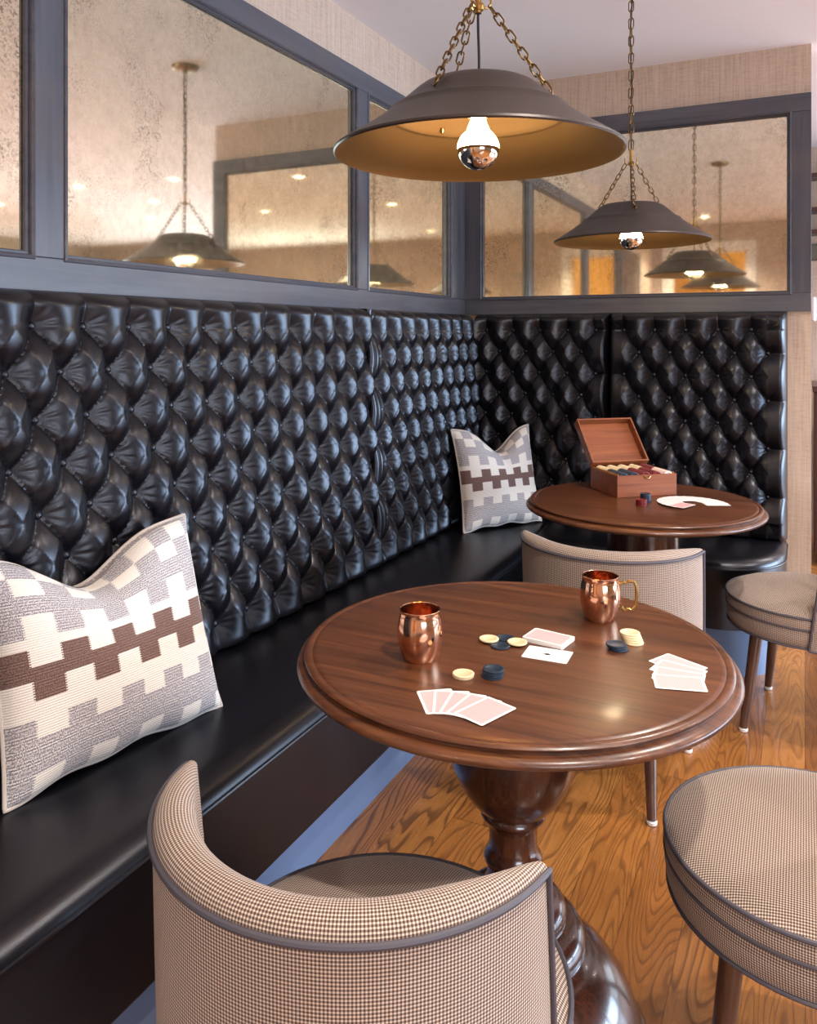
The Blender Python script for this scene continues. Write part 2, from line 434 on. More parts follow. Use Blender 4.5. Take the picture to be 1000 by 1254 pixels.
# bar end wall and shelves, seen as a sliver past the right end of the mirrored wall
struct(MB().box(-1.585, .85, 6.05, 6.17, 0, HC).build('wall_bar', M['paper'], smooth=False))
for z, nm in ((2.36, 'thin dark wall shelf, topmost of three beyond the right edge of the mirrored wall'),
              (2.14, 'thin dark wall shelf, middle of three beyond the right edge of the mirrored wall'),
              (1.995, 'thin dark wall shelf, lowest of three beyond the right edge of the mirrored wall')):
    tag(MB().box(-.3, .75, 5.86, 6.05, z-.012, z+.012, .003).build('wall_shelf', M['darkwood'], smooth=False), nm, 'shelf', 'wall shelves past the mirrored wall')
pf = thing('picture_frame', 'olive grey panel hung on the wall under the three dark shelves at right edge', 'picture', (.2, 6.05, 1.82))
MB().box(-.2, .25, -.03, 0, 0, .11, .004).build('frame', plain('olive_frame', lin(92, 84, 70), .6), pf, smooth=False)
MB().box(-.185, .235, -.034, -.03, .012, .098).build('panel', plain('olive_panel', lin(106, 98, 82), .7), pf, smooth=False)
ws = thing('wall_sconce', 'slim white tubular sconce on the wall at right edge above the dark counter', 'sconce', (.052, 6.05, 1.42))
MB().lathe([(0, 0), (.012, 0), (.017, .006), (.017, .15), (.012, .158), (0, .158)], 20, Matrix.Translation((0, -.05, 0))).build('shade', M['cwhite'] if False else plain('sconce_white', lin(245, 240, 240), .5), ws)
MB().box(-.01, .01, -.04, 0, .06, .1, .002).build('bracket', M['steel'], ws)
bc = thing('bar_counter', 'dark brown wood bar counter at right edge beyond the mirrored wall end', 'counter', (.4, 5.55, 0))
MB().box(-.352, .45, -.30, .30, .08, 1.0, .005).build('body', M['darkwood'], bc, smooth=False)
MB().box(-.36, .47, -.33, .32, 1.0, 1.035, .006).build('worktop', M['darkwood'], bc, smooth=False)
MB().box(-.33, .44, -.27, .28, 0, .08).build('plinth', M['cord'], bc, smooth=False)

# ------------------------------------------------------------------ mirror panelling
def frame_wall(name, label, along, a_lo, a_hi, mirrors, z_lo=1.432, z_hi=2.362, mz0=1.522, mz1=2.272):
    """along 'y': on the left wall, facing +x; along 'x': on the back wall, facing -y"""
    root = thing(name, label, 'mirror panelling')
    def bx(mb, a0, a1, d0, d1, z0, z1, bev=0):      # d = distance out of the wall from the mirror plane
        if along == 'y': mb.box(XL+d0, XL+d1, a0, a1, z0, z1, bev)
        else: mb.box(a0, a1, YB-d1, YB-d0, z0, z1, bev)
        return mb
    lm = M['paint_y'] if along == 'y' else M['paint_x']
    bx(MB(), a_lo, a_hi, -.012, .018, z_lo, mz0-.013, .002).build('bottom_rail', lm, root, smooth=False)
    bx(MB(), a_lo, a_hi, -.012, .018, mz1+.013, z_hi, .002).build('top_rail', lm, root, smooth=False)
    edges = [a_lo]+[e for m in mirrors for e in m]+[a_hi]
    for i in range(0, len(edges), 2):
        lo, hi = edges[i], edges[i+1]
        lo2 = lo+(.013 if i > 0 else 0); hi2 = hi-(.013 if i+2 < len(edges) else 0)
        bx(MB(), lo2, hi2, -.012, .018, mz0-.0125, mz1+.0125, .002).build('stile', M['paint_z'], root, smooth=False)
    for (m0, m1) in mirrors:
        p = bx(MB(), m0-.011, m1+.011, -.006, 0, mz0-.011, mz1+.011).build('mirror', M['mirror'], root, smooth=False)
        # stepped moulding round the glass
        mo = MB()
        prof = [(0, .002), (.001, .010), (.004, .013), (.008, .012), (.009, .020), (.013, .024), (.018, .022), (.020, .018)]
        P = []
        for cx, cz, sx, sz in ((m0, mz0, -1, -1), (m1, mz0, 1, -1), (m1, mz1, 1, 1), (m0, mz1, -1, 1), (m0, mz0, -1, -1)):
            row = []
            for (q, dd_) in prof:
                a, z = cx+sx*q, cz+sz*q
                row.append((XL+dd_, a, z) if along == 'y' else (a, YB-dd_, z))
            P.append(row)
        mo.grid(P, flip=(along == 'y'))
        mo.build('moulding', M['paint_y'] if along == 'y' else M['paint_x'], p, smooth=False)
    return root
frame_wall('mirror_panelling', 'slate grey wood panelling with three antiqued mirrors above the long left banquette', 'y', .02, YB-.021, [(.14, 1.262), (1.38, 2.732), (2.849, 3.665)])
frame_wall('mirror_panelling', 'slate grey wood frame with one wide antiqued mirror on the back wall', 'x', XL+.001, .025, [(-1.455, -.070)])

# ------------------------------------------------------------------ tufted backs
ROWS = 9; DZ = .10; Z0 = 1.352; ZB = .478; ZT = 1.430
def tufted(name, label, along, a_lo, a_hi, s0, w, face_top, rake, back, vis, seam_lo=True, seam_hi=True, end_lo=None, end_hi=None, sd=.035, res=.0042):
    """heightfield of a deep buttoned panel. a: coordinate along the wall; face_top: how far the surface plane stands out at the top"""
    root = thing(name, label, 'backrest panel', group='tufted banquette backs')
    na = int((a_hi-a_lo)/res)+1; nz = int((ZT-ZB)/res)+1
    a = np.linspace(a_lo, a_hi, na); z = np.linspace(ZB, ZT, nz)
    A, Z = np.meshgrid(a, z)
    s = (A-s0)/w; t = (Z0-Z)/(2*DZ)
    p = s+t; q = s-t
    zbot = Z0-(ROWS-1)*DZ
    n_ = 2.4
    lc = lambda x: 2*(x-np.floor(x))-1
    PP, QQ, SS = lc(p), lc(q), lc(s)
    xx_ = (PP+QQ)/2
    fd = np.power(np.clip((1-PP**2)*(1-QQ**2), 0, 1), .40)*(1-.22*xx_**2)
    down = np.clip((PP-QQ)/2, -1, 1)
    fd = fd*(1+.16*down*(1-down**2))
    fv = np.power(np.clip(1-SS**2, 0, 1), .8)*(1-.22*SS**2)
    F = np.where((Z > Z0) | (Z < zbot), fv, fd)
    # nearest button
    pr, qr = np.round(p), np.round(q)
    bs = (pr+qr)/2; bt = (pr-qr)/2
    bz = np.clip(Z0-bt*2*DZ, zbot, Z0)
    ba = s0+bs*w
    up = (Z > Z0) | (Z < zbot)
    ba = np.where(up, s0+np.round(s)*w, ba); bz = np.where(Z > Z0, Z0, np.where(Z < zbot, zbot, bz))
    # past the last column of buttons the leather runs in level pleats to the panel's edge
    for ae, sg in ((end_lo, -1), (end_hi, 1)):
        if ae is None: continue
        k2 = round(2*(ae-s0)/w)                       # half steps: odd = odd rows
        tt = (Z0-Z)/(2*DZ)-(.5 if k2 % 2 else 0)
        TT = lc(tt)
        fh = np.power(np.clip(1-TT**2, 0, 1), .8)*(1.0 if sd > 0 else .75)+(0 if sd > 0 else .2)*np.clip((A-ae)*sg/.02, 0, 1)
        m_ = (A-ae)*sg > 0
        F_h = fh; rowz = np.clip(Z0-(np.round(tt)+(.5 if k2 % 2 else 0))*2*DZ, zbot, Z0)
        fd = np.where(m_, F_h, fd); ba = np.where(m_, ae, ba); bz = np.where(m_, rowz, bz)
    F = np.where(((A-(end_hi if end_hi is not None else 99)) > 0) | ((A-(end_lo if end_lo is not None else -99)) < 0), fd, F)
    dx, dz = A-ba, Z-bz
    r = np.hypot(dx, dz)
    G = 1-np.exp(-(r/.038)**1.6)
    amp = .050
    H = amp*(.45*G+.55*F)
    th = np.arctan2(dz, dx)
    ph = np.sin(ba*57.0+bz*91.0)*3
    wr = np.sin(th*11+ph)+.6*np.sin(th*17+ph*2)
    H += .0012*wr*np.exp(-((r-.028)/.014)**2)*np.clip((F-.05)*3, 0, 1)*(.35+.65*np.abs(np.cos(th)))
    H += .0012*np.sin(A*23+Z*17)+.001*np.sin(A*11-Z*29)
    # rounded top, bottom and side seams
    edge = lambda d, k: np.sqrt(np.clip(1-np.clip(1-d/k, 0, 1)**2, 0, 1))
    top = edge(ZT-Z, .035)
    H = H*top-.030*(1-top)
    bot = edge(Z-ZB, .03); H = H*(.4+.6*bot)
    wob = .006*np.sin(Z*2*PI/(2*DZ))
    if seam_lo: e = edge(A-a_lo+wob*0, .028); H = H*e-sd*(1-e)
    if seam_hi: e = edge(a_hi-A+wob*0, .028); H = H*e-sd*(1-e)
    D = face_top+(ZT-Z)*rake+(H-.036)
    if along == 'y': X, Y = XL+D, A
    else: X, Y = A, YB-D
    V = np.stack([X, Y, Z], -1).reshape(-1, 3)
    idx = np.arange(na*nz).reshape(nz, na)
    F4 = np.stack([idx[:-1, :-1], idx[:-1, 1:], idx[1:, 1:], idx[1:, :-1]], -1).reshape(-1, 4)
    if along == 'y': F4 = F4[:, ::-1] if False else F4
    faces = F4.tolist(); verts = V.tolist()
    # sides back to the wall
    ring = list(idx[0, :])+list(idx[1:, -1])+list(idx[-1, -2::-1])+list(idx[-2:0:-1, 0])
    o = len(verts)
    for k in ring:
        x, y, zz = verts[k]
        verts.append((XL+back, y, zz) if along == 'y' else (x, YB-back, zz))
    n = len(ring)
    for k in range(n): faces.append((ring[(k+1) % n], ring[k], o+k, o+(k+1) % n))
    faces.append(tuple(o+k for k in range(n)))
    mb = MB(); mb.v = verts; mb.f = faces
    mb.build('cushion', M['leather'], root, angle=60)
    # buttons
    bm = MB().lathe([(0, .0065), (.004, .006), (.0075, .0042), (.0095, .001), (.0095, -.004), (0, -.004)], 16)
    proto = None; rest = MB(); count = 0
    for rr in range(ROWS):
        zc = Z0-rr*DZ
        for i in range(-40, 41):
            ac = s0+(i+(.5 if rr % 2 else 0))*w
            if not (a_lo+.012 < ac < a_hi-.012): continue
            if end_lo is not None and ac < end_lo-.01: continue
            if end_hi is not None and ac > end_hi+.01: continue
            dd = face_top+(ZT-zc)*rake-.036+.0065
            loc = (XL+dd, ac, zc) if along == 'y' else (ac, YB-dd, zc)
            rot = (0, PI/2, 0) if along == 'y' else (PI/2, 0, 0)
            if vis(ac, zc) and count < 98:
                if proto is None:
                    b = bm.build('button', M['leather'], root); proto = b
                else:
                    b = proto.copy(); COL.objects.link(b); b.parent = root
                b.location = loc; b.rotation_euler = rot; count += 1
            else:
                from mathutils import Euler
                MM = Matrix.Translation(loc) @ Euler(rot).to_matrix().to_4x4()
                rest.add(bm.v, bm.f, None, MM)
    if rest.v:
        o2 = rest.build('buttons', M['leather'], root); o2['kind'] = 'stuff'
    return root
def vis1(a, z):
    if a < 1.16: return False
    if a < 1.52 and z < .80: return False
    return True
FT, RK, BK = .120, .052, .0
long_back = tufted('tufted_backrest', 'long black leather tufted back panel on the left, beside the nearer patterned pillow', 'y', .10, 2.668, 1.209, .137, FT, RK, .002, vis1, False, True, None, 1.209+10.5*.137, -.016)
tufted('tufted_backrest', 'black leather tufted back panel on the left wall between wavy seam and corner', 'y', 2.672, 3.735, 2.835, .1275, FT, RK, .002, lambda a, z: not (a > 3.45 and z < .85) and a < 3.62, True, False, 2.835-.1275, None, -.016)
tufted('tufted_backrest', 'black leather tufted back panel on the back wall behind the farther pillow', 'x', -1.452, -.808, -1.401, .1335, FT+.017, RK, .002, lambda a, z: a > -1.42 and not (a < -1.15 and z < .85), False, True, None, -1.401+4*.1335)
tufted('tufted_backrest', 'black leather tufted back panel at right end of the back wall behind the chip box', 'x', -.804, -.067, -.739, .1333, FT+.017, RK, .002, lambda a, z: z > .6, True, True, -.739, -.739+4.5*.1333)

# padded welt covering the joint of the two left panels
zs = np.linspace(ZB+.01, ZT-.004, 60)
MB().tube([(XL+FT-.016+(ZT-z)*RK+.004*math.sin(z*31), 2.670+.004*math.sin(z*2*PI/.2), z) for z in zs], [.0145+.002*math.sin(z*2*PI/.2+1) for z in zs], 12).build('seam_welt', M['leather'], long_back, angle=80)
# ------------------------------------------------------------------ bench
bench = thing('banquette_bench', 'long L-shaped black leather banquette bench with blue grey kick board', 'banquette', (0, 0, 0))
XF = -1.012; YFR = 3.315; XE = -.067
def prof_front():
    # (offset out of the front plane, z) from the seat inwards to the hem
    return [(-.075, .474), (-.05, .472), (-.028, .466), (-.012, .456), (-.003, .443), (-.002, .436)]
sb = MB(); P = []
ys = np.linspace(.10, YB-.04, 60)
for y in ys:
    sag = .004*math.sin(y*5.1)
    row = [(XL+.01, y, .47), (-1.42, y, .472), (-1.3, y, .476+sag), (-1.18, y, .477+sag)]
    row += [(XF+o_, y, z_+sag*.3) for o_, z_ in prof_front()]
    P.append(row)
sb.grid(P); sb.build('seat_cushion', M['leather'], bench, angle=60)
MB().box(XL+.01, XF-.006, .10, YB-.04, .205, .4345, .006).build('apron', M['leather'], bench, smooth=False)
MB().tube([(XF-.001, .1+k*.1, .437) for k in range(int((YFR-.1)/.1)+2)], .0042, 8).build('piping', M['leather'], bench)
MB().box(XL+.02, -1.112, .10, YB-.05, 0, .206).build('kick_board', M['kick'], bench, smooth=False)
# return along the back wall with a rounded front corner at its right end
def outline(inset, rad=.27, n=12):
    y = YFR+inset; x = XE-inset*.5; r = max(rad-inset, .02)
    pts = [(XF-.02, y)]
    pts += [(x-r+r*math.sin(t), y+r-r*math.cos(t)) for t in [PI/2*k/n for k in range(n+1)]]
    pts += [(x, YB-.04)]
    return pts
lv = [(.20, .477), (.10, .476)]+[(-o_, z_) for o_, z_ in prof_front()]
rows = [[(x, y, z) for (x, y) in outline(i)] for (i, z) in lv]
sb = MB(); sb.grid(rows, flip=True)
top = [(x, y, .477) for (x, y) in outline(.20)]
o = len(sb.v); sb.v += top+[(XF-.02, YB-.04, .477)]; sb.f.append([o+k for k in range(len(top)+1)])
sb.build('seat_cushion', M['leather'], bench, angle=60)
rows = [[(x, y, z) for (x, y) in outline(i)] for (i, z) in ((.006, .4345), (.006, .205))]
ap = MB(); ap.grid(rows, flip=True); ap.build('apron', M['leather'], bench, angle=60)
MB().tube([(x, y, .437) for (x, y) in outline(.001)], .0042, 8).build('piping', M['leather'], bench)
kb = MB(); kb.grid([[(x, y, z) for (x, y) in outline(.10)] for z in (.206, 0)], flip=True); kb.build('kick_board', M['kick'], bench, angle=60)

# ------------------------------------------------------------------ pillows
def pillow(label, BL, BR, lean_top, H, name='throw_pillow', depth=.075, chop=.10, cx=.0):
    """BL/BR bottom corners on the seat (x,y); lean_top: offset of the top edge toward the back"""
    bl = Vector((BL[0], BL[1], .478)); br = Vector((BR[0], BR[1], .478))
    W = (br-bl).length; ex = (br-bl).normalized()
    back = Vector((0, 0, 1)).cross(ex).normalized()       # points to the back of the pillow
    ez = (Vector((0, 0, 1))*math.sqrt(1-lean_top**2)+back*lean_top).normalized()
    ey = ez.cross(ex)
    root = thing(name, label, 'pillow', tuple((bl+br)/2), 0, 'patterned throw pillows')
    mx = Matrix((ex, ey, ez)).transposed().to_4x4()
    root.rotation_euler = mx.to_euler()
    N = 56
    def pt(u, v, side):            # u,v in -1..1
        x = u*W/2*(1-.075*(1-v*v)); zz = (v*H/2)*(1-.065*(1-u*u))
        prof = (max(0, 1-abs(u)**2.6)*max(0, 1-abs(v)**2.6))**.5
        y = -side*depth*(1 if side > 0 else .5)*prof
        k = math.exp(-((u-cx)/.42)**2)
        tt = max(0, (v+.15)/1.15)
        zz -= chop*k*tt**2
        y += (.030*k*tt**1.5)*(1 if side > 0 else -.1)+.012*math.exp(-((u-cx)/.1)**2)*tt**2*(1 if side > 0 else 0)
        y += .006*math.sin(u*4.3+v*2)*(1-u*u)*(1-v*v)
        # soft folds running off the dip and the lower corners
        y += side*.006*math.sin((u-cx)*9)*max(0, v)**2*(1-abs(u))
        lo = max(0, -v-.6)/.4
        zz += .004*math.sin(u*9)*lo
        return (x, y, zz+H/2)
    us = [-math.cos(PI*i/N)*.35+(-1+2*i/N)*.65 for i in range(N+1)]
    for side, nm in ((1, 'front_panel'), (-1, 'back_panel')):
        mb = MB()
        P = [[pt(u, v, side) for u in us] for v in us]
        UV = [[((u+1)/2, (v+1)/2) for u in us] for v in us]
        mb.grid(P, UV, flip=(side < 0)); mb.build(nm, M['pillow'] if side > 0 else M['pedge'], root, angle=80)
    loop = [pt(u, -1, 1) for u in us]+[pt(1, v, 1) for v in us[1:]]+[pt(u, 1, 1) for u in us[::-1][1:]]+[pt(-1, v, 1) for v in us[::-1][1:-1]]
    MB().tube(loop, .0045, 8, closed=True).build('welt', M['pedge'], root)
    return root
pillow('cream, grey and brown block patterned knit pillow, the large one in the left foreground', (-1.295, 1.005), (-1.205, 1.50), .30, .445, chop=.085, cx=-.12, depth=.098)
pillow('cream, grey and brown block patterned knit pillow, the small looking one in the far corner', (-1.325, 3.275), (-1.085, 3.63), .22, .445, chop=.10, cx=.1, depth=.07)

# ------------------------------------------------------------------ tables
def table(label, x, y):
    t = thing('pedestal_table', label, 'table', (x, y, 0), 0, 'round pedestal tables')
    top = MB().lathe([(r*.985, .75-(.75-z)*.68) for r, z in [(0, .75), (.2, .75), (.374, .75), (.380, .7485), (.3835, .7455), (.386, .7475), (.391, .7485), (.396, .7465), (.399, .7415), (.397, .7355),
                      (.394, .7325), (.3955, .7295), (.401, .7285), (.407, .7255), (.4115, .7205), (.413, .7145), (.4115, .7085), (.407, .704), (.400, .7015),
                      (.392, .700), (.385, .695), (.378, .690), (.372, .689), (0, .689)]], 128)
    top.build('tabletop', M['table'], t, angle=50)
    MB().lathe([(0, .708), (.112, .708), (.115, .69), (.122, .64), (.123, .60), (.121, .56), (.115, .52), (.103, .488), (.086, .462), (.069, .444),
                (.058, .436), (.061, .431), (.0615, .427), (.057, .422), (.050, .418), (.0465, .405), (.045, .385), (.0455, .37), (.048, .358),
                (.053, .352), (.0555, .345), (.053, .338), (.047, .332), (.050, .31), (.058, .292), (.068, .282)], 64).build('column', M['turned'], t, angle=50)
    MB().lathe([(.060, .283), (.070, .283), (.086, .276), (.097, .264), (.100, .251), (.096, .240), (.098, .236), (.112, .234), (.126, .226), (.134, .212), (.135, .197),
                (.130, .186), (.133, .182), (.148, .179), (.170, .166), (.192, .146), (.211, .120), (.226, .090), (.235, .060), (.239, .046), (.244, .042), (.250, .034), (.2505, .014), (.248, 0), (0, 0)], 96).build('base', M['turned'], t, angle=50)
    return t
T1 = (-.498, 1.481); T2 = (-.514, 2.949)
table('round dark walnut pedestal table nearest the camera, holding two copper mugs', *T1)
table('round dark walnut pedestal table at the back, holding the open wooden chip box', *T2)

# ------------------------------------------------------------------ barrel chairs
def chair(label, x, y, rz):
    t = thing('barrel_chair', label, 'chair', (x, y, 0), rz, 'houndstooth barrel chairs')
    RS = .261; SY = .058; Mt = Matrix.Translation((0, SY, 0))
    pl = lambda co, n: (co.x, co.y)
    # seat cushion: crowned top + boxed side
    sc = MB().lathe([(0, .466), (.08, .465), (.15, .461), (.20, .455), (.232, .448), (.249, .440), (RS, .432)], 72, Mt)
    seat = sc.build('seat_cushion', M['check'], t, angle=80, uvfn=pl)
    sd = MB().lathe([(RS, .430), (RS+.004, .415), (RS+.002, .398)], 72, Mt); sd.build('cushion_side', M['check'], seat, angle=80)
    bs = MB().lathe([(RS-.002, .394), (RS+.002, .375), (RS-.001, .350), (RS-.006, .336), (RS-.02, .33), (0, .33)], 72, Mt)
    bs.build('seat_base', M['check'], t, angle=80)
    for rr, zz, th in ((RS+.001, .432, .0042), (RS+.001, .396, .0036), (RS-.004, .336, .0036)):
        MB().tube([(rr*math.cos(a), SY+rr*math.sin(a), zz) for a in [2*PI*k/72 for k in range(72)]], th, 8, True).build('piping', M['piping'], seat)
    # curved back shell
    n = 60
    ZT_, ZB_ = .712, .333
    def wing(k, z):          # the wings' front edges lean back towards the top
        q = min(max((z-ZB_)/(ZT_-ZB_), 0), 1)
        e0 = -.05+.19*q
        return PI+e0+(PI-2*e0)*k/n
    def ring(k):
        e = PI*min(k, n-k)/n
        e = min(1.0, e/.75)
        th = .016+.040*math.sin(e*PI/2)**.8
        pts = []; L = [0.0]
        so = [(0.262+.008*(i/12), ZB_+(ZT_-ZB_)*i/12) for i in range(13)]
        ro = so[-1][0]
        rnd = [(ro-th/2+th/2*math.cos(b), ZT_+.5*th*.8*math.sin(b)) for b in [PI*j/10 for j in range(1, 10)]]
        si = [(ro-th-.004*(i/8), ZT_+(.42-ZT_)*i/8) for i in range(0, 9)]
        pr = so+rnd+si
        return k, [(r, z, wing(k, z)) for (r, z) in pr]
    P = []; UV = []
    for k in range(n+1):
        a, pr = ring(k)
        row = []; uvr = []; l = 0
        for i, (r, z, a) in enumerate(pr):
            if i: l += math.hypot(r-pr[i-1][0], z-pr[i-1][1])
            row.append((r*math.cos(a), r*math.sin(a), z)); uvr.append((a*.27, l))
        P.append(row); UV.append(uvr)
    sh = MB(); sh.grid(P, UV)
    # close the front edges of the wings
    for k, fl in ((0, False), (n, True)):
        o = len(sh.v); sh.v += P[k]; idx = [o+i for i in range(len(P[k]))]
        sh.f.append(idx[::-1] if not fl else idx); sh.uv[len(sh.f)-1] = [(p[0], p[2]) for p in (P[k][::-1] if not fl else P[k])]
    # underside between outer and inner
    back = sh.build('backrest', M['check'], t, angle=60)
    line = []
    aS, prS = ring(0); aE, prE = ring(n)
    for (r, z, a) in prS[:12]: line.append(((r+.002)*math.cos(a), (r+.002)*math.sin(a), z))
    for k in range(n+1):
        _, pr = ring(k); a = pr[12][2]; line.append(((pr[12][0]+.0025)*math.cos(a), (pr[12][0]+.0025)*math.sin(a), ZT_))
    for (r, z, a) in prE[:12][::-1]: line.append(((r+.002)*math.cos(a), (r+.002)*math.sin(a), z))
    MB().tube(line, .0042, 8).build('piping', M['piping'], back)
    MB().tube([((.2635)*math.cos(wing(k, ZB_)), .2635*math.sin(wing(k, ZB_)), ZB_) for k in range(n+1)], .0038, 8).build('piping', M['piping'], back)
    for sx in (-1, 1):
        for sy in (-1, 1):
            ax, ay, bx_, by_ = (sx*.165, SY+.130, sx*.198, SY+.166) if sy > 0 else (sx*.130, -.130, sx*.152, -.222)
            lg = MB().tube([(ax, ay, .335), ((ax+bx_)/2, (ay+by_)/2, .17), (bx_, by_, .012)], [.0205, .0175, .0130], 20).build('leg', M['leg'], t)
            MB().lathe([(0, 0), (.0125, 0), (.0145, .002), (.0145, .009), (.012, .012), (0, .012)], 20, Matrix.Translation((bx_, by_, 0))).build('foot_glide', M['frost'], lg)
    return t
c0 = chair('houndstooth barrel chair in the foreground, its curved back to the camera', -.537, .963, 0)
dup(c0, (.083, 1.612, 0), (0, 0, PI/2), 'houndstooth barrel chair cut by the lower right edge, its round seat showing')
dup(c0, (-.531, 2.510, 0), (0, 0, R_(1)), 'houndstooth barrel chair with its back showing just behind the front table')
dup(c0, (.066, 3.125, 0), (0, 0, R_(81)), 'houndstooth barrel chair at the right edge beside the back table')

# ------------------------------------------------------------------ pendants
def pendant(label, x, y, zr, rz):
    t = thing('pendant_lamp', label, 'lamp', (x, y, zr), rz, 'bronze chain pendants over the tables')
    outer = [(.2695, -.001), (.2715, .002), (.2705, .006), (.266, .0085), (.245, .022), (.215, .041), (.185, .0625), (.172, .073), (.1695, .078), (.1665, .0805), (.163, .0805),
             (.158, .083), (.140, .099), (.120, .1165), (.108, .1255), (.098, .1305), (.086, .1325), (.04, .1335), (0, .1335)]
    MB().lathe(outer, 96).build('shade', M['shade'], t, angle=40)
    inner = [(.2695, -.001), (.266, .004), (.243, .0195), (.213, .0385), (.183, .060), (.171, .069), (.1675, .0705), (.1640, .0700), (.1600, .0720), (.156, .0795), (.138, .0955), (.118, .113), (.106, .1215), (.096, .1265), (.04, .1295), (0, .1295)]
    rf = MB().lathe(inner, 96).build('reflector', M['reflector'], t, angle=40)
    for k in range(3):
        a = 2*PI*k/3+.35
        MB().lathe([(0, -.006), (.003, -.0055), (.005, -.002), (.005, .004)], 12, Matrix.Translation((.150*math.cos(a), .150*math.sin(a), .080))).build('rivet', M['darkbrass'], rf)
    # bulb: glowing upper globe, silvered bowl below
    zc = .011; rb = .0395
    MB().lathe([(.0135, zc+.062), (.0145, zc+.052), (.019, zc+.042)]+[(rb*math.cos(b), zc+rb*math.sin(b)) for b in [R_(58)-R_(58)*k/10 for k in range(11)]], 40).build('bulb', M['bulb'], t)
    MB().lathe([(rb*math.cos(b), zc+rb*math.sin(b)) for b in [R_(-90)*k/14 for k in range(15)]], 40).build('silvered_bowl', M['chrome'], t)
    MB().lathe([(.0135, zc+.060), (.019, zc+.060), (.021, zc+.063), (.021, zc+.105), (.024, zc+.110)], 32).build('socket', M['brass'], t)
    # hub, cord, chains
    H = .278; top = HC-zr
    hub = MB()
    hub.tube([(0, 0, H-.012), (0, 0, H+.05)], .0065, 12)
    hub.lathe([(0, H-.006), (.010, H-.006), (.013, H), (.010, H+.006), (0, H+.006)], 20)
    for k in range(3):
        a = 2*PI*k/3+R_(20)
        hub.tube([(0, 0, H), (.018*math.cos(a), .018*math.sin(a), H-.003), (.024*math.cos(a), .024*math.sin(a), H+.006), (.024*math.cos(a), .024*math.sin(a), H+.022)], .0022, 8)
    hub.build('hub', M['brass'], t)
    def link(mb, p, dr, roll, L, w, r):
        dr = dr.normalized(); ref = Vector((0, 0, 1)) if abs(dr.z) < .95 else Vector((1, 0, 0))
        sx = dr.cross(ref).normalized(); sy = dr.cross(sx)
        sd = sx*math.cos(roll)+sy*math.sin(roll)
        hl = L/2-w; pts = []
        for k in range(7):
            b = PI*k/6; pts.append(p+dr*(hl+w*math.sin(b))+sd*(w*math.cos(b)))
        for k in range(7):
            b = PI*k/6; pts.append(p-dr*(hl+w*math.sin(b))-sd*(w*math.cos(b)))
        mb.tube(pts, r, 6, True)
    def chain(A, B, L, w, r, sag=0.0):
        mb = MB(); A, B = Vector(A), Vector(B); Dv = B-A; n = max(2, round(Dv.length/(L*.76)))
        for k in range(n):
            link(mb, A+Dv*((k+.5)/n), Dv, (PI/2)*(k % 2)+.5, L*1.0*Dv.length/(n*.76*L)*.98, w, r)
        return mb
    chain((0, 0, top-.03), (0, 0, H+.05), .040, .0085, .0021).build('chain', M['darkbrass'], t)
    for k in range(3):
        a = 2*PI*k/3+R_(20)
        chain((.022*math.cos(a), .022*math.sin(a), H), (.145*math.cos(a), .145*math.sin(a), .098), .026, .0062, .0018).build('chain', M['darkbrass'], t)
    cp = []
    for k in range(60):
        f_ = k/59; cp.append((.004*math.sin(f_*14), .004*math.cos(f_*11), .134+(top-.02-.134)*f_) if f_ > .3 else (.001*math.sin(f_*30), .002, .134+(top-.02-.134)*f_))
    MB().tube(cp, .0026, 8).build('cord', M['cord'], t)
    MB().lathe([(0, top-.03), (.012, top-.03), (.014, top-.022), (.045, top-.020), (.058, top-.014), (.062, top-.001), (0, top-.001)], 40).build('canopy', M['darkbrass'], t, angle=40)
    return t
pendant('large bronze saucer pendant hanging on chains over the front table', -.553, 1.440, 1.672, R_(0))
pendant('bronze saucer pendant on a chain over the back table with the chip box', -.555, 2.955, 1.662, R_(25))

# ------------------------------------------------------------------ mugs
def mug(label, x, y, rz):
    t = thing('copper_mug', label, 'mug', (x, y, .75), rz, 'copper mugs on the front table')
    o = [(0, .0015), (.026, .0015), (.0295, .0), (.0315, .003), (.0355, .014), (.0395, .030), (.0412, .046), (.0405, .061), (.038, .075), (.0362, .083), (.0368, .0865), (.0372, .089),
         (.0362, .0900), (.0348, .089), (.0345, .084), (.0362, .075), (.0385, .061), (.0392, .046), (.0376, .030), (.0335, .014), (.029, .005), (0, .005)]
    MB().lathe(o, 64).build('cup', M['copper'], t, angle=50)
    pts = [(.0385, 0, .074), (.047, 0, .0785), (.0515, 0, .0755), (.056, 0, .0805), (.0665, 0, .080), (.0715, 0, .070), (.0725, 0, .05), (.070, 0, .030), (.062, 0, .0215), (.0535, 0, .0245), (.048, 0, .0205), (.0415, 0, .0265)]
    MB().tube(pts, [.004, .0034, .0034, .003, .0032, .0036, .0036, .0036, .0032, .003, .0034, .004], 10).build('handle', M['brass'], t)
    return t
mug('barrel shaped copper mug standing at the left of the front table, handle hidden', -.6245, 1.335, R_(116))
mug('barrel shaped copper mug at the back of the front table with its brass handle showing', -.378, 1.682, R_(15))

